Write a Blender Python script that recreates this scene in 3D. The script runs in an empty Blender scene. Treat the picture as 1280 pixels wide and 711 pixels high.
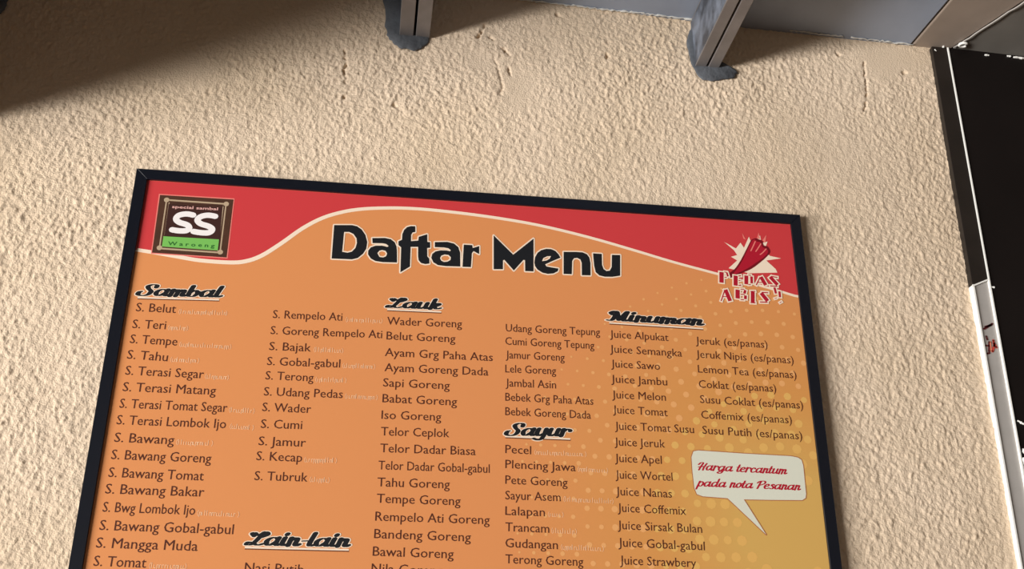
import bpy, math, random
import numpy as np
from mathutils import Vector, Matrix

# ------------------------------------------------------------------ camera
F = 1350.0                                   # focal length in pixels of a 1280 px wide frame
CAM = np.array([0.0, -1.7, 1.6])
_up = np.array([15.6, 2967.0, -F]); _x = np.array([11200.0, -670.0, -F])
EZ = _up/np.linalg.norm(_up); EX = _x-EZ*(_x@EZ); EX /= np.linalg.norm(EX); EY = np.cross(EZ, EX)
R = np.array([EX, EY, EZ])
scene = bpy.context.scene
cd = bpy.data.cameras.new('camera'); cd.sensor_width = 36; cd.lens = F/1280*36; cd.clip_start = .02
cam = bpy.data.objects.new('camera', cd); scene.collection.objects.link(cam)
cam.matrix_world = Matrix.Translation(Vector(CAM)) @ Matrix([list(r) for r in R]).to_4x4()
scene.camera = cam

# ------------------------------------------------------------------ light and exposure
scene.view_settings.view_transform = 'Standard'; scene.view_settings.look = 'None'
scene.view_settings.gamma = 1; scene.view_settings.use_curve_mapping = False
scene.view_settings.exposure = 0.0
w = bpy.data.worlds.new('world'); scene.world = w; w.use_nodes = True
w.node_tree.nodes['Background'].inputs[0].default_value = (1.0, .82, .64, 1)
w.node_tree.nodes['Background'].inputs[1].default_value = .15

def area(name, loc, target, sx, sy, power, col):
    l = bpy.data.lights.new(name, 'AREA'); l.shape = 'RECTANGLE'; l.size = sx; l.size_y = sy
    l.energy = power; l.color = col
    o = bpy.data.objects.new(name, l); scene.collection.objects.link(o); o.location = loc
    d = Vector(target)-Vector(loc); o.rotation_euler = d.to_track_quat('-Z', 'Y').to_euler(); return o
# daylight thrown up from the bright street through the open left side of the shop
area('open_side_daylight', (-8.0, -5.0, 0.1), (0.3, 0, 2.3), 5.6, 1.6, 1680, (1.0, .965, .925))

# ------------------------------------------------------------------ helpers
C = scene.collection
def ray(px, py): return R @ np.array([px-640, 355.5-py, -F])
def P(px, py, y=0.0):                        # the point of the plane Y = y seen at a pixel
    r = ray(px, py); return CAM + r*((y-CAM[1])/r[1])
def link(name, mesh, parent=None):
    o = bpy.data.objects.new(name, mesh); C.objects.link(o)
    if parent is not None: o.parent = parent
    return o
def mk(name, verts, faces, m, parent=None, smooth=False):
    me = bpy.data.meshes.new(name); me.from_pydata([tuple(map(float, v)) for v in verts], [], faces)
    me.materials.append(m); me.update()
    if smooth: me.polygons.foreach_set('use_smooth', [True]*len(me.polygons))
    return link(name, me, parent)
def empty(name, loc):
    o = bpy.data.objects.new(name, None); C.objects.link(o); o.location = loc; o.empty_display_size = .05; return o
def tag(o, label=None, cat=None, group=None, kind=None):
    if label: o['label'] = label
    if cat: o['category'] = cat
    if group: o['group'] = group
    if kind: o['kind'] = kind
    return o
def box(x0, x1, y0, y1, z0, z1):
    v = [(x, y, z) for x in (x0, x1) for y in (y0, y1) for z in (z0, z1)]
    f = [(0,1,3,2),(4,6,7,5),(0,4,5,1),(2,3,7,6),(0,2,6,4),(1,5,7,3)]
    return v, f
def join(parts):
    V, Fc = [], []
    for v, f in parts:
        n = len(V); V += list(v); Fc += [tuple(i+n for i in q) for q in f]
    return V, Fc
def bevel(o, wd, seg=2):
    b = o.modifiers.new('bevel', 'BEVEL'); b.width = wd; b.segments = seg; b.limit_method = 'ANGLE'
    return o
def catmull(pts, n=6, closed=False):
    pts = [np.array(p, float) for p in pts]; out = []
    N = len(pts)
    if N < 3 and not closed: return pts
    for i in range(N if closed else N-1):
        if closed: p0, p1, p2, p3 = pts[i-1], pts[i], pts[(i+1) % N], pts[(i+2) % N]
        else: p0, p1, p2, p3 = pts[max(i-1, 0)], pts[i], pts[i+1], pts[min(i+2, N-1)]
        for k in range(n):
            t = k/n
            out.append(.5*((2*p1)+(-p0+p2)*t+(2*p0-5*p1+4*p2-p3)*t*t+(-p0+3*p1-3*p2+p3)*t**3))
    if not closed: out.append(pts[-1])
    return out
def tube(pts, r, n=8):
    pts = [np.array(p, float) for p in pts]; V = []; Fc = []
    for i, p in enumerate(pts):
        d = pts[min(i+1, len(pts)-1)]-pts[max(i-1, 0)]; d /= np.linalg.norm(d)
        a = np.cross(d, [0, 0, 1.0]);
        if np.linalg.norm(a) < .1: a = np.cross(d, [1.0, 0, 0])
        a /= np.linalg.norm(a); b = np.cross(d, a)
        rr = r[i] if hasattr(r, '__len__') else r
        for k in range(n):
            t = 2*math.pi*k/n; V.append(p+rr*(math.cos(t)*a+math.sin(t)*b))
    for i in range(len(pts)-1):
        for k in range(n):
            Fc.append((i*n+k, i*n+(k+1) % n, (i+1)*n+(k+1) % n, (i+1)*n+k))
    Fc.append(tuple(range(n))[::-1]); Fc.append(tuple((len(pts)-1)*n+k for k in range(n)))
    return V, Fc

# ------------------------------------------------------------------ materials
def lin(r, g, b):
    f = lambda c: (c/255/12.92) if c <= 10 else ((c/255+.055)/1.055)**2.4
    return (f(r), f(g), f(b), 1)
def mat(name, col, rough=.6, metal=0.0, var=0.0, scale=8, bump=0.0, bscale=60, spec=.5, col2=None):
    m = bpy.data.materials.new(name); m.use_nodes = True; nt = m.node_tree; b = nt.nodes['Principled BSDF']
    b.inputs['Roughness'].default_value = rough; b.inputs['Metallic'].default_value = metal
    b.inputs['Specular IOR Level'].default_value = spec
    b.inputs['Base Color'].default_value = col
    tc = nt.nodes.new('ShaderNodeTexCoord')
    if var > 0 or col2:
        n = nt.nodes.new('ShaderNodeTexNoise'); n.inputs['Scale'].default_value = scale; n.inputs['Detail'].default_value = 5
        nt.links.new(tc.outputs['Object'], n.inputs['Vector'])
        r = nt.nodes.new('ShaderNodeValToRGB'); c2 = col2 or tuple(c*(1-var) for c in col[:3])+(1,)
        r.color_ramp.elements[0].position = .35; r.color_ramp.elements[1].position = .65
        r.color_ramp.elements[0].color = c2; r.color_ramp.elements[1].color = col
        nt.links.new(n.outputs['Fac'], r.inputs['Fac']); nt.links.new(r.outputs['Color'], b.inputs['Base Color'])
    if bump > 0:
        n = nt.nodes.new('ShaderNodeTexNoise'); n.inputs['Scale'].default_value = bscale; n.inputs['Detail'].default_value = 6
        nt.links.new(tc.outputs['Object'], n.inputs['Vector'])
        bp = nt.nodes.new('ShaderNodeBump'); bp.inputs['Strength'].default_value = bump; bp.inputs['Distance'].default_value = .002
        nt.links.new(n.outputs['Fac'], bp.inputs['Height']); nt.links.new(bp.outputs['Normal'], b.inputs['Normal'])
    return m
M = {}
M['stucco'] = mat('cream_stucco', lin(228, 208, 184), .92, col2=lin(219, 198, 171), scale=3.0, bump=.9, bscale=330, spec=.15)
M['ceiling'] = mat('grey_painted_sheet', lin(154, 165, 184), .55, var=.18, scale=6, bump=.15, bscale=25)
M['ceiling_brown'] = mat('brown_grey_sheet', lin(158, 144, 132), .6, var=.2, scale=7, bump=.15, bscale=25)
M['ceiling_dark'] = mat('dark_grey_sheet', lin(118, 114, 108), .6, var=.2, scale=7, bump=.15, bscale=25)
M['floor'] = mat('floor_tile', lin(150, 120, 92), .6, var=.1)
M['steel'] = mat('beam_steel', lin(132, 128, 128), .42, metal=.25, var=.25, scale=14, bump=.12, bscale=40)
M['patch'] = mat('grey_blue_filler', lin(98, 103, 110), .75, col2=lin(68, 72, 78), scale=22, bump=.8, bscale=120)
M['caulk'] = mat('pale_caulk', lin(215, 215, 210), .7, var=.2, scale=30)
M['concrete'] = mat('shade_caster_concrete', lin(120, 100, 80), .85, var=.2, bump=.4)
M['frame'] = mat('black_frame', lin(15, 19, 29), .32, bump=.04, bscale=80, spec=.45)  # slight blue in the base imitates the sky sheen on the black
M['ink'] = mat('black_ink', lin(26, 28, 32), .5, spec=.3)
M['ink_brown'] = mat('dark_brown_ink', lin(84, 42, 30), .5, spec=.3)
M['halo'] = mat('white_ink', lin(246, 226, 204), .5, spec=.3)
M['white'] = mat('pure_white_ink', lin(244, 240, 240), .5, spec=.3)
M['faint'] = mat('faint_pale_ink', lin(246, 200, 158), .5, spec=.3)
M['red'] = mat('red_ink', lin(206, 62, 66), .5, spec=.3)
M['deepred'] = mat('deep_red_ink', lin(178, 26, 48), .5, spec=.3)
M['darkred'] = mat('dark_red_ink', lin(120, 16, 30), .5, spec=.3)
M['pink'] = mat('pink_ink', lin(236, 130, 120), .5, spec=.3)
M['logo_pink'] = mat('logo_pale_pink', lin(228, 176, 168), .5, spec=.3)
M['brown'] = mat('logo_brown', lin(82, 54, 40), .5, var=.2, scale=60, spec=.3)
M['darkbrown'] = mat('logo_dark_brown', lin(62, 36, 32), .5, spec=.3)
M['beige'] = mat('logo_beige', lin(186, 164, 136), .5, spec=.3)
M['green'] = mat('logo_green', lin(120, 190, 92), .5, spec=.3)
M['darkgreen'] = mat('logo_dark_green', lin(44, 104, 44), .5, spec=.3)
M['bubble'] = mat('bubble_white', lin(220, 222, 206), .5, spec=.3)
M['bubble_edge'] = mat('bubble_outline', lin(176, 112, 74), .5, spec=.3)
M['underline'] = mat('underline_brown', lin(110, 62, 40), .5, spec=.3)
M['dot'] = mat('dot_ink', lin(232, 170, 108), .5, spec=.3)
M['dot_yellow'] = mat('dot_yellow_ink', lin(226, 178, 100), .5, spec=.3)
M['ring'] = mat('ring_ink', lin(214, 160, 88), .5, spec=.3)
M['black_board'] = mat('black_door_paint', lin(26, 21, 20), .5, var=.3, scale=3, spec=.2)
M['black_sleeve'] = mat('black_sleeve', lin(42, 36, 32), .5, var=.2, scale=20, spec=.3)
M['alu'] = mat('aluminium', lin(182, 178, 174), .45, metal=.15, var=.08, scale=30, bump=.05, bscale=90)
M['alu_bright'] = mat('bright_aluminium_edge', lin(246, 246, 242), .4, spec=.6)
M['sticker'] = mat('sticker_red', lin(196, 70, 58), .6)
M['sticker_pale'] = mat('sticker_orange', lin(238, 140, 110), .6)
M['sticker_dark'] = mat('sticker_dark', lin(104, 40, 42), .6)

# the printed sheet: orange on the left that turns yellow towards its lower right
def panel_mat(cx, cz):
    m = bpy.data.materials.new('printed_sheet'); m.use_nodes = True; nt = m.node_tree; b = nt.nodes['Principled BSDF']
    b.inputs['Roughness'].default_value = .42; b.inputs['Specular IOR Level'].default_value = .35
    tc = nt.nodes.new('ShaderNodeTexCoord'); sep = nt.nodes.new('ShaderNodeSeparateXYZ')
    nt.links.new(tc.outputs['Object'], sep.inputs[0])
    def mth(op, a, c):
        n = nt.nodes.new('ShaderNodeMath'); n.operation = op
        for i, v in enumerate((a, c)):
            if isinstance(v, (int, float)): n.inputs[i].default_value = v
            else: nt.links.new(v, n.inputs[i])
        return n.outputs[0]
    dx = mth('SUBTRACT', sep.outputs['X'], cx); dz = mth('SUBTRACT', sep.outputs['Z'], cz)
    d = mth('SQRT', mth('ADD', mth('MULTIPLY', dx, dx), mth('MULTIPLY', dz, dz)), 0)
    nz = nt.nodes.new('ShaderNodeTexNoise'); nz.inputs['Scale'].default_value = 9; nt.links.new(tc.outputs['Object'], nz.inputs['Vector'])
    d = mth('ADD', d, mth('MULTIPLY', mth('SUBTRACT', nz.outputs['Fac'], .5), .06))
    r = nt.nodes.new('ShaderNodeValToRGB'); e = r.color_ramp.elements
    e[0].position = .08; e[0].color = lin(214, 172, 96)
    e[1].position = .46; e[1].color = lin(222, 146, 90)
    k = r.color_ramp.elements.new(.22); k.color = lin(216, 152, 84)
    nt.links.new(d, r.inputs['Fac']); nt.links.new(r.outputs['Color'], b.inputs['Base Color'])
    return m

# ------------------------------------------------------------------ the wall with its thrown stucco
rng = np.random.default_rng(7)
XA, XB, ZA, ZB, ST = -.95, 1.62, 1.80, 3.20, .0020
gx = np.arange(XA, XB, ST); gz = np.arange(ZA, ZB, ST)
nx, nz = len(gx), len(gz)
def blur(noise, sx, sz):
    fz = np.fft.fftfreq(nz, ST)[:, None]; fx = np.fft.rfftfreq(nx, ST)[None, :]
    g = np.exp(-2*math.pi**2*((fx*sx)**2+(fz*sz)**2))
    o = np.fft.irfft2(np.fft.rfft2(noise)*g, s=(nz, nx)); return o/o.std()
W = lambda: rng.standard_normal((nz, nx))
h1 = blur(W(), .0013, .0016); h2 = blur(W(), .0025, .0031); h3 = blur(W(), .02, .03); h4 = blur(W(), .16, .12)
amp = np.clip(.95+.17*blur(W(), .08, .08), .5, 1.4)
H = amp*(.00055*np.maximum(h1, -1.2)+.00040*np.clip(h2, -1.3, 2.2))+.0004*h3+.0018*h4
GX, GZ = np.meshgrid(gx, gz)
def segdist(a, b):
    a = np.array(a); b = np.array(b); d = b-a; t = np.clip(((GX-a[0])*d[0]+(GZ-a[1])*d[1])/(d@d), 0, 1)
    return np.hypot(GX-a[0]-t*d[0], GZ-a[1]-t*d[1])
def xz(px, py): p = P(px, py); return (p[0], p[2])
def groove(pts, wd, depth):
    pts = catmull([xz(*p) for p in pts], 3)
    for a, b in zip(pts[:-1], pts[1:]):
        d = np.maximum(segdist(a, b)+.0011*NG, 0); G[:] = np.minimum(G, -depth*np.exp(-(d/(wd*.75))**2)*np.clip(1+.5*NB, .1, 1.5))
HL = .0004*h3+.0018*h4
def wall_y(x, z):
    i = int(np.clip((x-XA)/ST, 0, nx-1)); j = int(np.clip((z-ZA)/ST, 0, nz-1)); return -float(HL[j, i])
NG = blur(W(), .0016, .0016); NB = blur(W(), .005, .005)
G = np.zeros_like(H)
groove([(431, 62), (433, 78), (430, 88), (432, 99), (429, 110), (431, 120)], .0022, .006)
groove([(421, 97), (430, 99)], .002, .005)
groove([(607, 30), (603, 40), (598, 48)], .003, .008)
groove([(611, 47), (619, 51)], .0028, .006)
groove([(629, 62), (637, 70)], .003, .007)
groove([(636, 86), (638, 95)], .0028, .006)
groove([(1080, 78), (1082, 96), (1084, 112), (1083, 130), (1078, 143)], .002, .004)
groove([(618, 74), (624, 92), (628, 106), (625, 118)], .003, .003)
groove([(696, 20), (701, 23)], .003, .005)
groove([(758, 68), (759, 73)], .003, .005)
groove([(493, 128), (495, 131)], .003, .006)
groove([(1046, 66), (1049, 68)], .003, .006)
groove([(1128, 90), (1133, 91)], .003, .005)
for (px, py, rx, rz) in ((645, 110, .045, .05), (1125, 75, .09, .035), (1100, 75, .05, .05), (215, 85, .1, .04), (600, 78, .03, .02)):
    cx, cz = xz(px, py); k = np.exp(-(((GX-cx)/rx)**2+((GZ-cz)/rz)**2)**2)
    H = H*(1-.75*k)
H = H+G
far_x0, far_x1, far_z0, far_z1 = [-4.0, -2.4, -1.5], [1.7, 2.2, 3.6], [0, .9, 1.6], [3.3, 3.7]
X = np.concatenate([far_x0, gx, far_x1]); Z = np.concatenate([far_z0, gz, far_z1])
HH = np.zeros((len(Z), len(X))); HH[3:3+nz, 3:3+nx] = H
XX, ZZ = np.meshgrid(X, Z); co = np.stack([XX, -HH, ZZ], -1).reshape(-1, 3)
ny, nxx = len(Z), len(X); idx = np.arange(ny*nxx).reshape(ny, nxx)
q = np.stack([idx[:-1, :-1], idx[:-1, 1:], idx[1:, 1:], idx[1:, :-1]], -1).reshape(-1)
me = bpy.data.meshes.new('wall_back'); me.vertices.add(len(co)); me.vertices.foreach_set('co', co.reshape(-1).astype(np.float32))
me.loops.add(len(q)); me.loops.foreach_set('vertex_index', q.astype(np.int32))
nf = len(q)//4; me.polygons.add(nf); me.polygons.foreach_set('loop_start', np.arange(0, nf*4, 4, dtype=np.int32))
me.polygons.foreach_set('loop_total', np.full(nf, 4, np.int32)); me.update(calc_edges=True)
me.materials.append(M['stucco']); me.polygons.foreach_set('use_smooth', [True]*nf)
wall = link('wall_back', me); wall['kind'] = 'structure'

# floor
fl = mk('floor', *box(-2.6, 3.6, -4.2, .0, -.1, 0), M['floor']); fl['kind'] = 'structure'

# ------------------------------------------------------------------ ceiling: a plane through the junction line seen on the wall
A0, A1 = P(745, 12), P(1165, 60)
SL = (A1[2]-A0[2])/(A1[0]-A0[0])
def cz(x): return A0[2]+SL*(x-A0[0])
def PC(px, py, drop=0.0):                    # the point of the ceiling plane seen at a pixel
    r = ray(px, py); k = (A0[2]-drop+SL*(0-A0[0])-CAM[2])/(r[2]-SL*r[0]); return CAM+r*k
ceil = empty('ceiling', (0, 0, cz(0))); ceil['kind'] = 'structure'
def sheet(corners, m, th=.03, name='ceiling_sheet'):
    V = [(x, y, cz(x)) for x, y in corners]+[(x, y, cz(x)+th) for x, y in corners]; n = len(corners)
    Fc = [tuple(range(n))[::-1], tuple(range(n, 2*n))]+[(i, (i+1) % n, n+(i+1) % n, n+i) for i in range(n)]
    o = mk(name, V, Fc, m, ceil); o.matrix_parent_inverse = ceil.matrix_basis.inverted(); return bevel(o, .003, 2)
s0, s1 = PC(1140, 55), PC(1187, 0)
sd = (s1[0]-s0[0])/(s1[1]-s0[1])
xs0 = s0[0]-sd*s0[1]; xs3 = xs0+sd*-3.2
sheet([(-.80, .02), (-.80, -3.2), (xs3-.002, -3.2), (xs0-.002, .02)], M['ceiling'])
w0, w1 = PC(1192, 60), PC(1290, -4); wk = (w1[0]-w0[0])/(w1[1]-w0[1]); wx0 = w0[0]+wk*(.02-w0[1]); wyr = w0[1]+(3.4-w0[0])/wk
if wyr > -3.2:
    sheet([(xs0+.002, .02), (xs3+.002, -3.2), (3.4, -3.2), (3.4, wyr-.002), (wx0-.002, .02)], M['ceiling_brown'])
    sheet([(wx0+.002, .02), (3.4, wyr+.002), (3.4, .02)], M['ceiling_dark'])
else:
    wx3 = w0[0]+wk*(-3.2-w0[1])
    sheet([(xs0+.002, .02), (xs3+.002, -3.2), (wx3-.002, -3.2), (wx0-.002, .02)], M['ceiling_brown'])
    sheet([(wx0+.002, .02), (wx3+.002, -3.2), (3.4, -3.2), (3.4, .02)], M['ceiling_dark'])

# pale caulk bead along the junction
random.seed(4)
def bead(px0, px1, rr):
    a, b = P(px0, 12+(px0-745)*48/420), P(px1, 12+(px1-745)*48/420); pts, rs = [], []
    n = int((px1-px0)/3)
    for i in range(n+1):
        t = i/n; x = a[0]+(b[0]-a[0])*t
        pts.append((x, -.004-random.uniform(0, .003), cz(x)-.001+random.uniform(-.0012, .0008))); rs.append(rr*random.uniform(.3, 1.15))
    return tube(pts, rs, 6)
V, Fc = join([bead(640, 868, .0026), bead(985, 1052, .0022), bead(1062, 1140, .0020)])
tr = mk('trim_1', V, Fc, M['caulk'], None, True); tr['kind'] = 'structure'

# ------------------------------------------------------------------ steel beams: two channels face to face with a slot between
def channel(x0, x1, zb, zt, open_right, y1):
    t = .0035; y0 = .004
    parts = [box(x0, x1, y1, y0, zb, zb+t), box(x0, x1, y1, y0, zt-t, zt)]
    parts.append(box(x0, x0+t, y1, y0, zb+t, zt-t) if open_right else box(x1-t, x1, y1, y0, zb+t, zt-t))
    lx = (x1-t, x1) if open_right else (x0, x0+t)
    parts.append(box(*lx, y1, y0, zb+t, zb+.016)); return join(parts)
M['web'] = mat('blue_grey_web_paint', lin(118, 126, 140), .6, col2=lin(58, 61, 68), scale=26, bump=.2)
def beam(pxl, pyl, pxr, pyr, label, top=True):
    a, b = P(pxl, pyl), P(pxr, pyr); zb = (a[2]+b[2])/2; xm = (a[0]+b[0])/2; zt = cz(a[0])-.001
    root = empty('ceiling_beam', (xm, 0, zb)); tag(root, label, 'beam', 'steel roof beams let into the stucco wall')
    g = .0022
    for (x0, x1, o_r) in ((a[0], xm-g, True), (xm+g, b[0], False)):
        o = mk('channel', *channel(x0-xm, x1-xm, 0, min(cz(x0), cz(x1))-.001-zb, o_r, -2.9), M['steel'], root)
        if o_r:
            o.data.materials.append(M['web'])
            for p_ in o.data.polygons[12:18]: p_.material_index = 1
        bevel(o, .0012, 2)
    return root
beam(499, 47, 537, 48, 'grey steel roof beam above the middle of the menu, seen almost end on')
beam(868, 85, 897.5, 87, 'grey steel roof beam slanting up to the right from the blue grey filler')

# grey blue filler smeared on the wall round each beam end
def patch(pts, th, seed):
    random.seed(seed); c = catmull([xz(*p) for p in pts], 4, True)
    n = len(c); cen = sum(c)/n; V, Fc = [], []
    rings = [(1.0, -.003), (.985, -th*.7), (.93, -th), (.6, -th*1.15), (.25, -th*1.05)]
    jit = [random.uniform(-.0022, .0022) for _ in range(n)]
    for s, y in rings:
        for i, p in enumerate(c):
            d = p-cen; L = np.linalg.norm(d); q = cen+d*(s+jit[i]/L); V.append((q[0], wall_y(*q)+y+random.uniform(-.0006, .0006)*(s < .99), q[1]))
    V.append((cen[0], wall_y(*cen)-th, cen[1]))
    for r in range(len(rings)-1):
        for i in range(n): Fc.append((r*n+i, r*n+(i+1) % n, (r+1)*n+(i+1) % n, (r+1)*n+i))
    k = (len(rings)-1)*n
    for i in range(n): Fc.append((k+i, k+(i+1) % n, len(V)-1))
    o = mk('filler_patch', V, Fc, M['patch'], wall, True); o['label'] = 'grey blue filler smeared on the stucco'; return o
patch([(483, -12), (482, 20), (482, 38), (487, 50), (496, 58), (510, 63), (524, 63), (534, 56), (538, 46), (538, 20), (538, -8)], .006, 1)
patch([(866, 27), (862, 40), (858, 52), (860, 68), (866, 84), (873, 99), (884, 102), (902, 101), (914, 99), (921, 92), (915, 87), (900, 85), (892, 70), (892, 50), (890, 31)], .006, 2)
patch([(-14, -20), (-14, 12), (-3, 20), (6, 14), (11, 2), (12, -14)], .006, 3)

# unseen deep beam to the left, placed to shade the upper left wall
zb = P(-10, 143)[2]-.055; xc = -.80
V, Fc = box(xc-.22, xc, -1.5, .0, zb, 3.3)
cb = mk('shade_beam', V, Fc, M['concrete']); cb['kind'] = 'structure'; bevel(cb, .004)

# unseen fascia, added to dim the daylight on the upper wall
V, Fc = box(-1.66, -1.60, -3.2, .0, 2.340, 3.3)
fa = mk('shade_fascia', V, Fc, M['concrete']); fa['kind'] = 'structure'
# ------------------------------------------------------------------ black door with its aluminium jamb
door = empty('door_1', (P(1180, 60)[0], 0, 0)); door['kind'] = 'structure'
dinv = door.matrix_basis.inverted()
def dpart(name, V, Fc, m, parent=None, bv=0):
    o = mk(name, V, Fc, m, parent or door)
    if parent is None: o.matrix_parent_inverse = dinv
    else: o.parent = parent
    if bv: bevel(o, bv)
    return o
JY = -.008                                   # front of the jamb
# left edge follows the slightly leaning post
jt, jb = P(1165.5, 63, JY), P(1214.5, 357, JY); jbb = P(1276, 711, JY)
def jx(z):
    t = (z-jbb[2])/(jt[2]-jbb[2]); return jbb[0]+(jt[0]-jbb[0])*t
zt = cz(jt[0])-.004
def slant_bar(x_off0, x_off1, y0, y1, z0, z1, z1r=None, z0r=None):
    z1r = z1 if z1r is None else z1r; z0r = z0 if z0r is None else z0r
    V = []
    for y in (y0, y1): V += [(jx(z0)+x_off0, y, z0), (jx(z0r)+x_off1, y, z0r), (jx(z1r)+x_off1, y, z1r), (jx(z1)+x_off0, y, z1)]
    return V, [(0,1,2,3), (7,6,5,4), (0,4,5,1), (1,5,6,2), (2,6,7,3), (3,7,4,0)]
WJ = P(1241.5, 418, JY)[0]-P(1221.5, 418, JY)[0]+.004
zs = P(1215, 357, JY)[2]; zsr = P(1230, 349, JY)[2]
jamb = dpart('door_jamb', *slant_bar(.0015, WJ-.0015, JY+.001, .012, .0, zt), M['alu'])
dpart('lit_edge_bead', *slant_bar(-.001, .0030, JY-.0025, .008, .0, zs+.002), M['alu_bright'], jamb, .0006)  # lit side face and edge highlight put into the near-white colour
dpart('lit_edge_bead', *slant_bar(WJ-.0035, WJ, JY-.0035, .008, .0, zt), M['alu_bright'], jamb, .0006)
sl = dpart('black_sleeve', *slant_bar(-.001, WJ-.0037, JY-.002, .006, zs, zt, z0r=zsr), M['black_sleeve'], jamb, .0006)
sl['label'] = 'black upper length of the jamb'
lip = dpart('sleeve_lip', *slant_bar(-.001, WJ-.0037, JY-.003, JY, zs-.0028, zs+.0002, z1r=zsr+.0002, z0r=zsr-.0028), M['alu_bright'], jamb)
# door leaf
lz = P(1230, 68, -.012)[2]
x0 = jx(2.6)+WJ-.001
leaf = dpart('door_leaf', *slant_bar(WJ-.001, 1.0, -.008, .012, .02, cz(jt[0])-.0015, z1r=cz(jt[0]+1.0)-.0015), M['black_board'], None, .001)
lf2 = []
def strip(px0, py0, px1, py1, r=.0016):
    a, b = P(px0, py0, -.009), P(px1, py1, -.009); n = 10
    return tube([a+(b-a)*i/n+np.array([0, 0, random.uniform(-.0006, .0006)]) for i in range(n+1)], [r*random.uniform(.6, 1.2) for _ in range(n+1)], 6)
V, Fc = join([strip(1231, 68.5, 1236, 69, .002), strip(1259, 70, 1263, 70.3, .0018), strip(1267, 71.5, 1300, 75, .0026),
              strip(1238.5, 358.5, 1243, 359, .0018), strip(1272, 525.5, 1280, 530, .0022), strip(1278, 562, 1283, 566, .004), strip(1279, 572, 1284, 590, .004)])
dpart('paint_fleck', V, Fc, M['alu_bright'], leaf)
V, Fc = join([strip(1178, 60, 1180, 57, .002), strip(1168, 62, 1170, 64, .002)])
dpart('paint_fleck', V, Fc, M['alu_bright'], jamb)

# thin pale wire fixed under the ceiling above the door
a, b = PC(1192, 60, .004), PC(1290, -4, .004)
wr = empty('ceiling_wire', tuple(PC(1205, 55, .004))); tag(wr, 'thin pale wire running diagonally along the ceiling above the black door', 'wire')
pts = [a+(b-a)*i/14+np.array([0, 0, random.uniform(-.0012, .0012)]) for i in range(15)]
o = mk('wire', *tube([p-np.array(wr.location) for p in pts], .0014, 8), M['alu'], wr, True)
c = PC(1204, 56, .006)
ring = [np.array([math.cos(t)*.008, math.sin(t)*.006, 0])+c-np.array(wr.location) for t in np.linspace(.4, 5.6, 12)]
mk('wire_knot', *tube(ring, .003, 6), M['alu_bright'], wr, True)

# ------------------------------------------------------------------ menu board
YF, YP = -.019, -.0145                        # frame front, printed sheet front
tl, trr = P(171, 210, YF), P(1000.5, 268.5, YF)
BX0 = (tl[0]+P(85, 711, YF)[0])/2; BX1 = (trr[0]+P(1052.5, 711, YF)[0])/2; BZ1 = (tl[2]+trr[2])/2; BZ0 = BZ1-.86
BW = .0195
board = empty('menu_board', ((BX0+BX1)/2, -.0035, BZ0))
tag(board, 'black framed orange and red menu board listing dishes, hung on the cream stucco wall', 'menu board')
BO = np.array(board.location)
def bpart(name, V, Fc, m, parent=None, smooth=False):
    o = mk(name, [np.array(v)-BO for v in V], Fc, m, parent or board, smooth); return o
fr = bpart('frame', *box(BX0+.006, BX1-.006, -.0080, -.0035, BZ0+.006, BZ1-.006), M['frame'])
def mitre(side):
    o, i = (BX0, BX1, BZ0, BZ1), (BX0+BW, BX1-BW, BZ0+BW, BZ1-BW)
    oc = [(o[0], o[2]), (o[1], o[2]), (o[1], o[3]), (o[0], o[3])]; ic = [(i[0], i[2]), (i[1], i[2]), (i[1], i[3]), (i[0], i[3])]
    k = side; q = [oc[k], oc[(k+1) % 4], ic[(k+1) % 4], ic[k]]
    V = [(x, YF, z) for x, z in q]+[(x, -.0035, z) for x, z in q]
    return V, [(0,1,2,3), (7,6,5,4)]+[(a, a+4, (a+1) % 4+4, (a+1) % 4) for a in range(4)]
for s in range(4):
    o = bpart('frame_bar', *mitre(s), M['frame'], fr); bevel(o, .0005, 1)
CD = P(985, 655, YP)
sheetm = panel_mat(CD[0]-BO[0], CD[2]-BO[2])
pan = bpart('printed_sheet', *box(BX0+BW-.002, BX1-BW+.002, YP, -.0075, BZ0+BW-.002, BZ1-BW+.002), sheetm)

LAY = [0]
def B(px, py, layer): return P(px, py, YP)[[0, 2]]
def lay(V, layer):                           # sheet coordinates to space, each piece a hair above the last
    n = max(len(V), 1); return [(q[0], fit_y(layer)-.00008*i/n, q[1]) for i, q in enumerate(V)]
def fit_y(layer): return YP-.0001*layer
def flat_poly(name, polys, m, layer, parent=None, offset=0.0, th=.0001, parent_o=None):
    """polys: list of closed outlines in sheet coordinates (x, z), holes allowed; filled as a 2D curve"""
    cu = bpy.data.curves.new(name, 'CURVE'); cu.dimensions = '2D'; cu.fill_mode = 'FRONT'; cu.offset = offset
    for pl in polys:
        s = cu.splines.new('POLY'); s.points.add(len(pl)-1)
        for k, p in enumerate(pl): s.points[k].co = (p[0]-BO[0], p[1]-BO[2], 0, 1)
        s.use_cyclic_u = True
    to = bpy.data.objects.new('tmp', cu); C.objects.link(to)
    me = bpy.data.meshes.new_from_object(to, depsgraph=None) if False else None
    dg = bpy.context.evaluated_depsgraph_get(); me = bpy.data.meshes.new_from_object(to.evaluated_get(dg))
    bpy.data.objects.remove(to); bpy.data.curves.remove(cu)
    me.name = name; y = fit_y(layer)-BO[1]
    me.transform(Matrix(((1,0,0,0),(0,0,-1,y),(0,1,0,0),(0,0,0,1))))
    me.materials.clear(); me.materials.append(m)
    return link(name, me, parent_o or pan)

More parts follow.
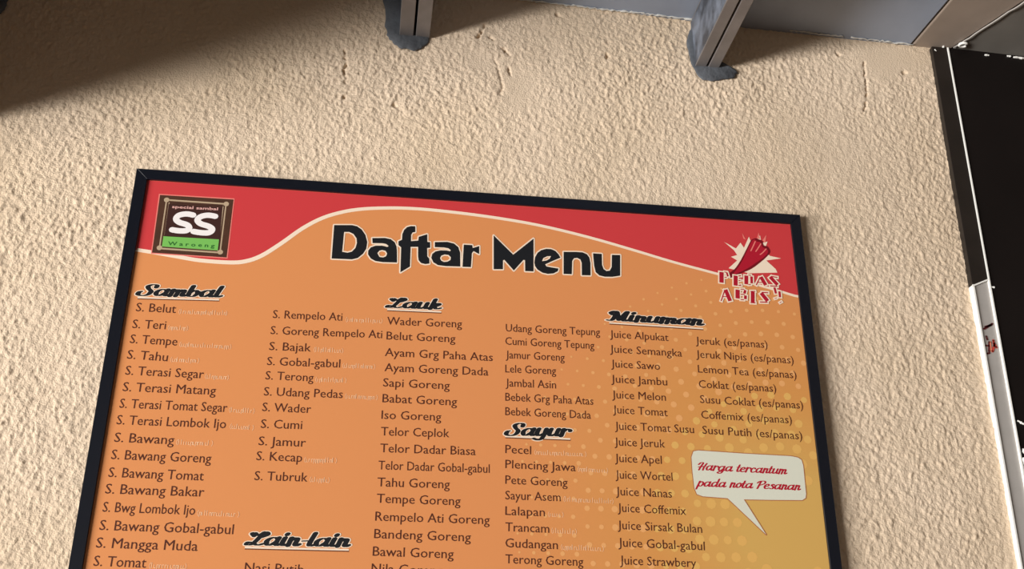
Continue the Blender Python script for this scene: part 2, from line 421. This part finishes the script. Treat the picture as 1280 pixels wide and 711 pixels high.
# red field above the white wave
wave = [(150, 308), (170, 312), (195, 316), (226, 321.5), (251, 325.5), (287, 328), (307, 326.5), (327, 319.5), (352.5, 303.5), (378, 285.5), (403, 272.5), (428, 265), (452, 261.3), (480, 260), (509, 260.3), (546, 263),
        (609, 270.6), (671, 281), (734, 296), (790, 312), (841, 327.3), (892, 341), (940, 354), (975, 364), (993, 369.5), (1020, 376)]
wv = catmull([B(*p, 0) for p in wave], 4)
xl, xr, zt_ = BX0+BW+.0002, BX1-BW-.0002, BZ1-BW-.0002
wv = [p for p in wv if xl < p[0] < xr]
wv = [np.array([xl, wv[0][1]+.0005])]+wv+[np.array([xr, wv[-1][1]-.001])]
flat_poly('red_field', [[(xl, zt_)]+[tuple(p) for p in wv]+[(xr, zt_)]], M['red'], 1)
def ribbon(pts, widths):
    L, Rr = [], []
    for i, p in enumerate(pts):
        d = pts[min(i+1, len(pts)-1)]-pts[max(i-1, 0)]; d = d/np.linalg.norm(d); n = np.array([-d[1], d[0]]); w_ = widths[i]/2
        L.append(p+n*w_); Rr.append(p-n*w_)
    return L+Rr[::-1]
n = len(wv); wd = [.0076-.0030*min(1, abs(i/n-.25)*1.6) for i in range(n)]
wp = ribbon(wv, wd)
for k in (0, n-1, n, 2*n-1): wp[k] = np.array([min(max(wp[k][0], xl), xr), wp[k][1]])
flat_poly('white_wave', [wp], M['halo'], 2)

# halftone dots: rings round the lower right corner
random.seed(11)
def disc(c, r, k=8): return [(c[0]+r*math.cos(2*math.pi*i/k), c[1]+r*math.sin(2*math.pi*i/k)) for i in range(k)]
def discs_mesh(name, ds, m, layer):
    V, Fc = [], []
    for c, r in ds:
        n = len(V); V += [(x, fit_y(layer), z) for x, z in disc(c, r)]; Fc.append(tuple(range(n, n+8)))
    o = bpart(name, V, Fc, m, pan); return o
cen = np.array([CD[0], CD[2]])
small, yel = [], []
yw = lambda x: np.interp(x, [p[0] for p in wv], [p[1] for p in wv])
for k in range(17):
    r = .085+k*.0225
    cnt = int(2*math.pi*r/.029)
    for i in range(cnt):
        t = 2*math.pi*(i+.5*(k % 2))/cnt; p = cen+r*np.array([math.cos(t), math.sin(t)])
        if not (xl+.004 < p[0] < xr-.004 and BZ0+BW+.004 < p[1] < yw(p[0])-.02): continue
        s = .0075*(1-(r-.085)/.42)+.0012
        (yel if r < .24 else small).append((p, s*random.uniform(.85, 1.1)))
tag(discs_mesh('printed_dots', small, M['dot'], 1), kind='stuff')
tag(discs_mesh('printed_dots', yel, M['dot_yellow'], 1), kind='stuff')

# ---------------- written lines (x0, y0, x1, y1 of the baseline on the photograph)
_cap = {}
def text_mesh(body, offset=0.0):
    cu = bpy.data.curves.new('t', 'FONT'); cu.body = body; cu.size = 1; cu.resolution_u = 2; cu.offset = offset
    o = bpy.data.objects.new('t', cu); C.objects.link(o)
    dg = bpy.context.evaluated_depsgraph_get(); me = bpy.data.meshes.new_from_object(o.evaluated_get(dg))
    bpy.data.objects.remove(o); bpy.data.curves.remove(cu)
    co = np.empty(len(me.vertices)*3, np.float32); me.vertices.foreach_get('co', co); return me, co.reshape(-1, 3)
_m, _c = text_mesh('H'); CAPH = _c[:, 1].max()
def fit_text(name, body, x0, y0, x1, y1, cap, m, layer, offset=.008, shear=0.0, ref=None):
    me, co = text_mesh(body, offset)
    a, b = B(x0, y0, 0), B(x1, y1, 0); d = b-a; L = np.linalg.norm(d); u = d/L; v = np.array([-u[1], u[0]])
    lo, hi = co[:, 0].min(), co[:, 0].max()
    sx = L/(hi-lo); sy = cap/CAPH
    px = (co[:, 0]-lo)*sx+co[:, 1]*sy*shear; pz = co[:, 1]*sy
    out = np.stack([a[0]+px*u[0]+pz*v[0]-BO[0], np.full(len(px), fit_y(layer)-BO[1]), a[1]+px*u[1]+pz*v[1]-BO[2]], -1)
    me.vertices.foreach_set('co', out.reshape(-1).astype(np.float32)); me.update(); me.name = name
    me.materials.clear(); me.materials.append(m); return link(name, me, pan)

LINES = [
 ('S. Belut',169.5,388.9,219.4,391.3),('S. Teri',165,410,206.9,411.6),('S. Tempe',162,428.7,221,432),('S. Tahu',158.3,448.2,209,451.6),
 ('S. Terasi Segar',156.1,468.2,254.1,473),('S. Terasi Matang',152.9,488.8,269.3,493.5),('S. Terasi Tomat Segar',148.9,509.6,283.5,515),
 ('S. Terasi Lombok Ijo',145.3,530.2,282,535.3),('S. Bawang',142.3,552.2,217,555.4),('S. Bawang Goreng',138.5,573.7,263.4,578.5),
 ('S. Bawang Tomat',135,596,254,600.6),('S. Bawang Bakar',131,616.7,254.5,620.7),('S. Bwg Lombok Ijo',127.8,639.5,243.3,643.5),
 ('S. Bawang Gobal-gabul',123.8,662.3,291.3,667.7),('S. Mangga Muda',119.5,684.3,246.5,688.6),('S. Tomat',116.3,707.2,182,709.6),
 ('S. Rempelo Ati',340.8,397.4,427.6,400.9),('S. Goreng Rempelo Ati',338,417.5,477.5,422.8),('S. Bajak',336.2,437.5,388.3,439.4),
 ('S. Gobal-gabul',333.5,456.2,424.9,459.4),('S. Terong',331.4,474.1,391.5,476.8),('S. Udang Pedas',329.5,494.2,428.1,497.6),
 ('S. Wader',327.4,513.7,388.3,516.3),('S. Cumi',325.7,534.8,377.3,536.4),('S. Jamur',322.8,556.3,381.8,558.4),('S. Kecap',320,575,377.3,577.2),
 ('S. Tubruk',317.7,600,384,601.9),('Nasi Putih',305.3,715,378.6,717.5),
 ('Wader Goreng',483.7,405.7,577.3,409.5),('Belut Goreng',482.9,424.2,569,428),('Ayam Grg Paha Atas',480.9,444.9,615.8,451.3),
 ('Ayam Goreng Dada',480.4,463.9,610.3,469.5),('Sapi Goreng',478.6,482.9,561.9,486.7),('Babat Goreng',477.8,502.7,571,507),
 ('Iso Goreng',476.6,523.4,551.3,526),('Telor Ceplok',476,544.2,561.4,546.5),('Telor Dadar Biasa',475,565.1,594.4,568.9),
 ('Telor Dadar Gobal-gabul',472.8,586.6,611.9,591.1),('Tahu Goreng',471.5,607.8,562,610.5),('Tempe Goreng',470.7,628.2,575.4,631.6),
 ('Rempelo Ati Goreng',468.8,650.7,611.9,655.2),('Bandeng Goreng',467.4,672.5,588.3,676.8),('Bawal Goreng',465.6,694.5,566.8,698),
 ('Nila Goreng',464,716,553,719),
 ('Udang Goreng Tepung',632.2,414.2,750,419.5),('Cumi Goreng Tepung',631.5,430.7,742.8,436.2),('Jamur Goreng',632.2,447.7,705.7,451.3),
 ('Lele Goreng',631.5,465.4,695,468),('Jambal Asin',632,482.9,695,485.6),('Bebek Grg Paha Atas',631.5,500.8,741.6,506),
 ('Bebek Goreng Dada',631.5,518.8,738.5,523.5),
 ('Pecel',631.5,566.2,663.7,567.8),('Plencing Jawa',631.5,585,719.5,589),('Pete Goreng',631.5,604.6,709.3,608),('Sayur Asem',631.5,624,700.7,626.5),
 ('Lalapan',631.5,643.5,681,645.3),('Trancam',631.5,663.7,686.5,665.9),('Gudangan',631.5,683.8,697.2,686.4),('Terong Goreng',631.5,703.9,729,707.4),
 ('Juice Alpukat',762.5,421.8,835.6,426.3),('Juice Semangka',762.5,440.4,852.5,445.8),('Juice Sawo',764,458.9,825,462.3),('Juice Jambu',764,478,834,481.8),
 ('Juice Melon',765.2,497.6,832.3,501),('Juice Tomat',766.3,516.3,834.5,520.3),('Juice Tomat Susu',768.7,536.9,867.5,541.4),
 ('Juice Jeruk',768.2,556.8,831.3,559.5),('Juice Apel',768.7,577.2,827.2,579.8),('Juice Wortel',769.5,597.9,840.7,601),('Juice Nanas',770,618.8,839.9,622),
 ('Juice Coffemix',772.2,639.5,857.6,643.5),('Juice Sirsak Bulan',772.2,661.2,877.7,666),('Juice Gobal-gabul',773,683,881,687.8),('Juice Strawbery',775,705.3,870.2,709),
 ('Jeruk (es/panas)',869.8,429.9,959.6,435),('Jeruk Nipis (es/panas)',870.3,446.8,992.2,454.5),('Lemon Tea (es/panas)',872.5,465.5,995.8,473),
 ('Coklat (es/panas)',873.6,484.4,970.4,490),('Susu Coklat (es/panas)',875.2,503.5,1004.1,511),('Coffemix (es/panas)',876.6,522.8,990,529.3),
 ('Susu Putih (es/panas)',878.1,542,1003,549.3)]
for b_, x0_, y0_, x1_, y1_ in LINES:
    cap = .0150 if x0_ < 300 else (.0142 if x0_ < 500 else .0138)
    fit_text('menu_line', b_, x0_, y0_, x1_, y1_, cap, M['ink_brown'], 3, .0)
# tiny pale notes after the dishes: too small to read in the photograph, so only the look of fine print
FAINT = [(223,392,284,394),(209.5,412,235,413),(224,433,289,436),(212.7,452,248.8,453.5),(256,473,286,474.5),(286,515,318,516.5),(287,535.5,317,537.5),(220,555.5,266,557),(246,644,299,646),(186,709.8,233,711),(432,402,478,403.8),(392,439.5,429,441),(428,459.6,469,461),(394,477,433,478),(431,497.8,472,499.5),(380,577.4,421,578.5),(387,602,412,603.2),(668,568,733,570.5),(722,589,760,591),(704,626.5,767,629.5),(685,645.4,704.5,646.2),(689,666,721,667.3),(701,686.6,755,688.8)]
random.seed(21)
for x0_, y0_, x1_, y1_ in FAINT:
    a, b = B(x0_, y0_, 0), B(x1_, y1_, 0); d = b-a; L = np.linalg.norm(d); u = d/L; v_ = np.array([-u[1], u[0]]); V, Fc = [], []
    def seg(pts, wd_):
        q = ribbon([a+u*x+v_*y for x, y in pts], [wd_]*len(pts)); n, k = len(V), len(pts)
        V.extend(q)
        for i in range(k-1): Fc.append((n+i, n+i+1, n+2*k-2-i, n+2*k-1-i))
    seg([(.0022, -.001), (.0006, .0022), (.0006, .0048), (.0022, .0082)], .0007)
    seg([(L-.0022, -.001), (L-.0006, .0022), (L-.0006, .0048), (L-.0022, .0082)], .0007)
    x = .0036
    while x < L-.0045:
        k = random.random(); h = .0082 if k < .2 else .0052; z0_ = -.0018 if k > .88 else 0
        seg([(x, z0_), (x, h)], .0009)
        if k > .35: seg([(x, .0050 if k > .6 else .0004), (x+.0024, .0050 if k > .6 else .0004)], .0007)
        if k > .7: seg([(x+.0024, .0), (x+.0024, .0050)], .0008)
        x += .0036+random.uniform(-.0004, .0006)
    bpart('small_note', lay(V, 3), Fc, M['faint'], pan)

# ---------------- headings in a bold slanted script, drawn with a broad nib
SC = {
 'a': ([[(.78,.85),(.5,1.0),(.2,.8),(.1,.45),(.25,.06),(.5,.1),(.78,.5)],[(.85,1),(.8,.3),(.92,.02),(1.15,.2)]],1.1),
 'b': ([[(.2,1.65),(.15,.3),(.32,.02),(.6,.08),(.76,.5),(.6,.92),(.38,.92),(.18,.6)],[(.7,.8),(1.0,.75)]],.98),
 'c': ([[(.65,.8),(.45,1),(.15,.75),(.1,.35),(.35,.02),(.75,.2)]],.8),
 'd': ([[(.78,.85),(.5,1.0),(.2,.8),(.1,.45),(.25,.06),(.5,.1),(.78,.5)],[(.9,1.65),(.8,.3),(.92,.02),(1.15,.2)]],1.1),
 'e': ([[(.14,.48),(.5,.58),(.66,.8),(.45,1),(.15,.75),(.1,.35),(.35,.02),(.8,.2)]],.85),
 'g': ([[(.78,.85),(.5,1.0),(.2,.8),(.1,.45),(.25,.06),(.5,.1),(.78,.5)],[(.85,1),(.78,-.2),(.5,-.55),(.1,-.4),(.4,-.15),(1.1,.2)]],1.1),
 'i': ([[(.18,1),(.14,.25),(.28,.02),(.55,.2)],[(.22,1.38),(.24,1.52)]],.5),
 'k': ([[(.25,1.65),(.14,0)],[(.2,.45),(.5,.95),(.72,.85),(.55,.52),(.3,.5)],[(.38,.5),(.6,.05),(.95,.2)]],.95),
 'l': ([[(.25,1.65),(.14,.3),(.28,.02),(.55,.2)]],.5),
 'm': ([[(.14,1),(.12,0)],[(.14,.6),(.35,.98),(.56,.85),(.54,0)],[(.56,.6),(.8,.98),(1.0,.85),(.97,.2),(1.1,.02),(1.3,.2)]],1.28),
 'n': ([[(.14,1),(.12,0)],[(.14,.6),(.4,.98),(.6,.85),(.57,.2),(.7,.02),(.9,.2)]],.88),
 'o': ([[(.45,1),(.15,.75),(.1,.35),(.35,.02),(.68,.3),(.7,.75),(.45,1)],[(.6,.9),(.9,.85)]],.88),
 'p': ([[(.18,1.05),(.06,-.6)],[(.18,.7),(.48,1),(.76,.7),(.66,.15),(.36,.02),(.15,.25)]],.92),
 'r': ([[(.14,1),(.12,0)],[(.14,.6),(.38,.98),(.62,.92),(.7,.75)]],.75),
 's': ([[(.6,.85),(.42,1),(.22,.8),(.55,.4),(.5,.06),(.1,.08)]],.72),
 't': ([[(.24,1.45),(.15,.3),(.3,.02),(.55,.2)],[(-.05,.95),(.5,.98)]],.55),
 'u': ([[(.16,1),(.12,.3),(.3,.02),(.65,.3)],[(.74,1),(.7,.25),(.82,.02),(1.05,.2)]],1.0),
 'y': ([[(.16,1),(.12,.3),(.3,.02),(.65,.3)],[(.74,1),(.68,-.2),(.4,-.6),(.0,-.4)]],.98),
 'S': ([[(1.05,1.3),(1.0,1.62),(.7,1.7),(.42,1.45),(.55,1.05),(.82,.65),(.72,.15),(.35,-.04),(.0,.12),(.0,.5),(.15,.6)]],1.15),
 'L': ([[(.25,1.15),(.05,1.45),(.2,1.55),(.5,1.25),(.95,1.68),(1.15,1.35),(.85,1.05)],[(.82,1.6),(.52,.5),(.3,.08),(.0,.05),(.05,.35),(.4,.25),(.75,.02),(1.15,.2)]],1.2),
 'M': ([[(-.15,.05),(.15,.02),(.32,.5),(.35,1.5),(.15,1.62),(-.05,1.35),(.1,1.05)],[(.38,1.5),(.72,.15)],[(.72,.15),(1.1,1.6)],[(1.15,1.6),(1.05,.25),(1.2,.02),(1.4,.2)]],1.42),
 'H': ([[(-.1,1.15),(.15,1.55),(.5,1.5),(.35,.7),(.25,0)],[(1.05,1.4),(.85,.6),(.85,0)],[(.0,.6),(1.05,.85)]],1.2),
 'P': ([[(.4,1.5),(.2,0)],[(-.05,1.2),(.25,1.55),(.95,1.6),(1.05,1.1),(.4,.7)]],1.1),
 '-': ([[(.1,.62),(.55,.66)]],.55), ' ': ([], .6)}
def stroke(pts, thick, thin, extra):
    """a broad-nib stroke as quads: wide when it runs up or down, thin when it runs across"""
    p = catmull(pts, 5) if len(pts) > 2 else [np.array(pts[0], float), (np.array(pts[0])+np.array(pts[1]))/2, np.array(pts[1], float)]
    V, Fc = [], []
    for i, q in enumerate(p):
        d = p[min(i+1, len(p)-1)]-p[max(i-1, 0)]; d = d/(np.linalg.norm(d)+1e-9)
        w_ = (thin+(thick-thin)*abs(d[1])**1.2)/2+extra
        n = np.array([-d[1], d[0]]); V += [q+n*w_, q-n*w_]
    for i in range(len(p)-1): Fc.append((2*i, 2*i+1, 2*i+3, 2*i+2))
    for e, i in ((p[0], 0), (p[-1], len(p)-1)):
        r = np.linalg.norm(V[2*i]-V[2*i+1])/2; n = len(V)
        V += [e+r*np.array([math.cos(t), math.sin(t)]) for t in np.linspace(0, 2*math.pi, 9)[:-1]]; Fc.append(tuple(range(n, n+8)))
    return V, Fc
def script(name, body, x0, y0, x1, y1, xh, thick, thin, extra, m, layer, shear=.38, name_parent=None):
    V, Fc, adv = [], [], 0.0
    for ch in body:
        g, ad = SC[ch]
        for s in g:
            v, f = stroke([(x+adv, y) for x, y in s], thick, thin, extra); n = len(V)
            V += v; Fc += [tuple(i+n for i in q) for q in f]
        adv += ad
    a, b = B(x0, y0, 0), B(x1, y1, 0); d = b-a; L = np.linalg.norm(d); u = d/L; v_ = np.array([-u[1], u[0]])
    sx = L/(adv+.3*.0+.05); out = []
    for q in V:
        px = q[0]*sx+q[1]*xh*shear; pz = q[1]*xh; w2 = a+u*px+v_*pz; out.append(w2)
    return bpart(name, lay(out, layer), Fc, m, pan)
HEADS = [('Sambal',172,369,276,371.5,.0115,(172,372.5,274,375.2)),('Lauk',484,384.3,551,386.6,.0108,(484,387.3,551.5,390.3)),('Lain-lain',308,681,436,683.2,.0118,(306,684.8,436,687.8)),
         ('Sayur',632.5,543.8,712,545.2,.0118,(631.5,546,713,549.2)),('Minuman',761,400.3,878.5,406.8,.0108,(761.5,404,879,411.2))]
for t_, x0_, y0_, x1_, y1_, xh, ul in HEADS:
    script('heading_outline', t_, x0_, y0_, x1_, y1_, xh, .30, .13, .13, M['halo'], 3)
    script('heading', t_, x0_, y0_, x1_, y1_, xh, .40, .15, .0, M['ink'], 4)
    a, b = B(ul[0], ul[1], 0), B(ul[2], ul[3], 0)
    flat_poly('underline', [ribbon([a, b], [.0042, .0042])], M['halo'], 3)
    flat_poly('underline', [ribbon([a-np.array([0, .0014]), b-np.array([0, .0014])], [.0018, .0018])], M['underline'], 4)

# ---------------- the large title
def Z_(o, s, pts): return [B(o[0]+x/s, o[1]+y/s, 0) for x, y in pts]
z1, z2, z3, z4 = ((405, 270), 9.483), ((500, 280), 9.483), ((605, 285), 10.16), ((685, 295), 11.85)
def sm(pts, n=3): return catmull(pts, n, True)
TITLE = [
 (z1, [(120,108),(330,108),(390,122),(445,160),(490,225),(512,310),(500,390),(460,450),(400,498),(330,515),(90,505)], [[(238,190),(300,190),(350,215),(385,265),(390,320),(372,380),(330,422),(280,435),(215,425)]]),
 (z1, [(572,262),(720,260),(790,275),(835,310),(858,360),(864,420),(864,552),(700,548),(610,535),(555,505),(522,455),(524,410),(555,372),(610,352),(690,352),(752,368),(765,356),(735,332),(690,324),(575,322)], [[(632,440),(655,412),(690,404),(730,415),(748,445),(735,478),(700,492),(655,485)]]),
 (z1, [(1080,122),(1082,190),(1048,196),(1032,225),(1030,298),(1140,290),(1140,362),(1026,366),(1018,600),(905,668),(914,372),(882,345),(882,300),(924,282),(928,215),(950,165),(985,132),(1030,120)], []),
 (z2, [(222,152),(322,122),(322,212),(356,216),(356,282),(320,286),(322,385),(345,410),(348,470),(300,476),(250,464),(220,430),(214,380),(214,272),(110,272),(110,205),(215,205)], []),
 (z2, [(412,215),(560,212),(640,232),(690,275),(712,340),(714,505),(540,500),(450,488),(395,455),(370,400),(382,355),(420,325),(480,312),(550,314),(595,324),(600,308),(570,288),(520,279),(412,275)], [[(474,405),(490,375),(530,362),(575,368),(602,395),(598,425),(565,446),(520,450),(488,435)]]),
 (z2, [(755,245),(855,250),(862,285),(938,262),(938,358),(872,322),(852,345),(840,512),(740,508)], []),
 (z3, [(122,95),(370,340),(628,135),(628,552),(522,548),(520,410),(500,405),(378,540),(258,405),(240,410),(240,524),(122,524)], []),
 (z3, [(638,440),(648,370),(680,315),(725,282),(790,265),(850,268),(905,292),(945,335),(970,378),(880,415),(775,462),(790,488),(850,500),(945,515),(935,550),(880,578),(810,584),(740,568),(680,530),(648,485)], [[(735,422),(752,382),(800,360),(850,358),(832,392),(790,414)]]),
 (z4, [(230,235),(420,236),(510,242),(575,270),(612,320),(628,400),(630,584),(500,582),(498,400),(480,350),(435,326),(385,330),(358,370),(352,567),(230,562)], []),
 (z4, [(665,258),(795,265),(800,430),(822,490),(865,520),(915,512),(942,460),(945,280),(1068,282),(1068,588),(950,606),(840,604),(760,585),(705,535),(682,440)], [])]
for o_, outl, holes in TITLE:
    ps = [Z_(*o_, outl)]+[Z_(*o_, h) for h in holes]
    out = ps[0]
    # halo: a closed ribbon round each outline
    V, Fc = [], []
    for pl in ps:
        v, f = [], []
        for i in range(len(pl)):
            s_v, s_f = stroke([pl[i], pl[(i+1) % len(pl)]], .0046, .0046, 0); n = len(V); V += s_v; Fc += [tuple(i_+n for i_ in q) for q in s_f]
    bpart('title_outline', lay(V, 3.3+.1*TITLE.index((o_, outl, holes))), Fc, M['halo'], pan)
for n_, (o_, outl, holes) in enumerate(TITLE):
    flat_poly('title_letter', [Z_(*o_, outl)]+[Z_(*o_, h) for h in holes], M['ink'], 5.6+.3*(n_ % 4))

# ---------------- square logo, upper left
lo = (180, 235); ls = 7.485
def LG(pts): return [B(lo[0]+x/ls, lo[1]+y/ls, 0) for x, y in pts]
quad = lambda s: [(150+s, 65+s), (838-s, 108+s), (773-s, 650-s), (75+s, 605-s)]
logo_parts = []
flat_poly('logo_edge', [LG(quad(-10))], M['pink'], 3)
flat_poly('logo_square', [LG(quad(0))], M['brown'], 4)
def bar(a, b, wd, m, layer, name='logo_bar'): flat_poly(name, [ribbon(LG([a, b]), [wd, wd])], m, layer)
bar((215,112),(770,150),.0030,M['beige'],5); bar((140,565),(715,605),.0030,M['beige'],5)
bar((212,112),(145,560),.0022,M['beige'],5); bar((236,135),(180,540),.0014,M['beige'],5)
bar((768,150),(712,600),.0022,M['beige'],5); bar((742,165),(690,590),.0014,M['beige'],5)
bar((240,140),(745,172),.0016,M['darkbrown'],5)
for c in ((212,112),(770,150),(145,560),(714,600)): flat_poly('logo_knot', [disc(LG([c])[0], .0046, 10)], M['beige'], 6)
flat_poly('logo_field', [LG([(232,150),(735,182),(700,585),(175,550)])], M['darkbrown'], 6)
flat_poly('logo_band', [LG([(182,452),(702,482),(690,585),(168,548)])], M['green'], 7)
def sstroke(name, pts, wd, m, layer):
    V, Fc = stroke(LG(pts), wd, wd, 0); return bpart(name, lay(V, layer), Fc, m, pan)
def lt(name, body, a, b, cap, m, layer, off=.01):
    return fit_text(name, body, lo[0]+a[0]/ls, lo[1]+a[1]/ls, lo[0]+b[0]/ls, lo[1]+b[1]/ls, cap, m, layer, off)
lt('logo_text', 'special sambal', (262,188), (692,210), .0052, M['logo_pink'], 8, .02)
for pts in ([(462,255),(400,244),(330,256),(300,290),(330,322),(400,345),(425,375),(395,400),(330,402),(262,392)],
            [(668,266),(600,256),(535,268),(500,300),(530,335),(605,360),(640,388),(610,418),(540,420),(462,408)]):
    sstroke('logo_letter', pts, .0102, M['white'], 8)
lt('logo_text', 'W a r o e n g', (222,535), (660,558), .0068, M['darkgreen'], 8, .02)

# ---------------- chilli emblem, upper right
po = (885, 285); ps_ = 6.46
def PG(pts): return [B(po[0]+x/ps_, po[1]+y/ps_, 0) for x, y in pts]
flat_poly('burst', [PG([(130,112),(225,165),(262,118),(290,160),(330,70),(350,120),(420,60),(430,120),(480,110),(455,180),(500,225),(590,245),(470,262),(545,330),(560,360),(330,365),(165,325),(235,262),(185,232),(235,218),(210,180)])], M['halo'], 3)
for tp in ([(395,85),(408,35),(420,90)], [(285,85),(275,40),(305,95)], [(440,100),(470,55),(462,120)]): flat_poly('burst_tip', [PG(tp)], M['pink'], 4)
flat_poly('chilli_outline', [sm(PG([(178,402),(160,375),(215,330),(262,262),(300,190),(330,130),(350,96),(385,82),(410,92),(438,104),(450,140),(482,150),(502,190),(480,225),(425,275),(350,330),(270,365),(210,392)]))], M['darkred'], 5)
flat_poly('chilli', [sm(PG([(190,388),(225,342),(275,268),(312,190),(345,118),(372,92),(395,110),(425,118),(440,155),(470,168),(484,195),(455,232),(400,272),(320,325),(240,365)]))], M['deepred'], 6)
for a, b, c in (((380,110),(362,150),(345,185)), ((425,128),(402,165),(385,190)), ((468,170),(440,200),(420,215))):
    V, Fc = stroke(PG([a, b, c]), .0022, .0016, 0); bpart('chilli_gloss', lay(V, 7), Fc, M['pink'], pan)
LET = {  # thick stencil letters: strokes (x0,y0,x1,y1,width)
 'P': [(108,356,108,442,38),(150,360,160,392,16),(130,356,150,358,8),(132,400,150,398,8)],
 'E': [(222,385,222,466,36),(245,388,265,386,10),(245,425,260,424,8),(245,464,268,462,10)],
 'D': [(308,384,308,455,34),(350,392,352,448,22),(325,380,345,384,8),(325,458,345,456,8)],
 'A': [(425,395,465,462,32),(418,400,388,462,10),(400,440,440,440,8)],
 'S': [(500,395,560,460,32),(510,392,560,400,10),(500,468,560,472,10)],
 'A2': [(140,498,178,590,34),(135,500,105,590,10),(118,555,150,555,8)],
 'B': [(238,498,238,570,38),(300,502,292,530,22),(302,545,300,575,24),(262,536,294,537,9),(262,495,290,495,8),(262,578,290,580,8)],
 'I': [(360,515,360,602,34),(342,512,380,512,8),(342,604,382,606,8)],
 'S2': [(428,525,480,590,34),(432,520,485,524,10),(418,598,480,600,10)],
 'X': [(535,480,548,530,20),(545,566,547,570,22),(575,512,580,560,20),(584,598,587,602,22)]}
def letters(extra, m, layer, name):
    for key, ss in LET.items():
        V, Fc = [], []
        for x0_, y0_, x1_, y1_, wd_ in ss:
            a, b = PG([(x0_, y0_), (x1_, y1_)]); wdm = wd_*.000212
            d = (b-a)/np.linalg.norm(b-a); a = a-d*extra; b = b+d*extra
            q = ribbon([a, b], [wdm+2*extra]*2); n = len(V)
            V += q; Fc.append((n, n+1, n+2, n+3))
        bpart(name, lay(V, layer), Fc, m, pan)
letters(.0023, M['halo'], 7, 'emblem_letter_outline')
letters(.0, M['deepred'], 8, 'emblem_letter')

# ---------------- speech bubble, lower right
bo = (840, 500); bs = 3.368
bub = [(90,216),(110,212),(300,225),(500,236),(530,242),(545,252),(552,275),(564,395),(562,412),(548,421),(420,420),(302,418),(396,566),(234,413),(130,405),(105,396),(94,370),(86,300),(82,240)]
BG = lambda pts: [B(bo[0]+x/bs, bo[1]+y/bs, 0) for x, y in pts]
bp = BG(bub)
V, Fc = [], []
for i in range(len(bp)):
    v, f = stroke([bp[i], bp[(i+1) % len(bp)]], .0028, .0028, 0); n = len(V); V += v; Fc += [tuple(k+n for k in q) for q in f]
bpart('bubble_outline', lay(V, 3), Fc, M['bubble_edge'], pan)
flat_poly('speech_bubble', [bp], M['bubble'], 4)
script('bubble_text', 'Harga tercantum', 871.5, 587, 983, 592.5, .0078, .30, .16, 0, M['deepred'], 5, .45)
script('bubble_text', 'pada nota Pesanan', 871, 607.5, 1000, 612.5, .0078, .30, .16, 0, M['deepred'], 5, .45)

# ---------------- red lettering on the jamb
jo = (1210, 390); js = 10.15
def JP(x, y): p = P(jo[0]+x/js, jo[1]+y/js, JY+.0006); return p[[0, 2]]
def jst(name, ss, m, w_):
    V, Fc = [], []
    for s in ss:
        v, f = stroke([JP(*p) for p in s], w_, w_, 0); n = len(V); V += [(q[0], JY-.0003-(.0002 if m is M['sticker_pale'] else 0), q[1]) for q in v]; Fc += [tuple(k+n for k in q) for q in f]
    o = mk(name, V, Fc, m, jamb); o['label'] = 'worn red lettering on the jamb'
jst('sticker_letter', [[(200,215),(305,150)],[(215,190),(290,165)]], M['sticker_dark'], .0040)
jst('sticker_letter', [[(228,310),(240,350)],[(222,425),(262,430)],[(265,380),(262,500)],[(240,528),(268,520)]], M['sticker_dark'], .0036)
jst('sticker_letter', [[(318,360),(330,430)],[(330,430),(305,500)],[(330,400),(358,450)]], M['sticker'], .0046)
jst('sticker_letter', [[(280,380),(290,500)]], M['sticker_pale'], .0026)
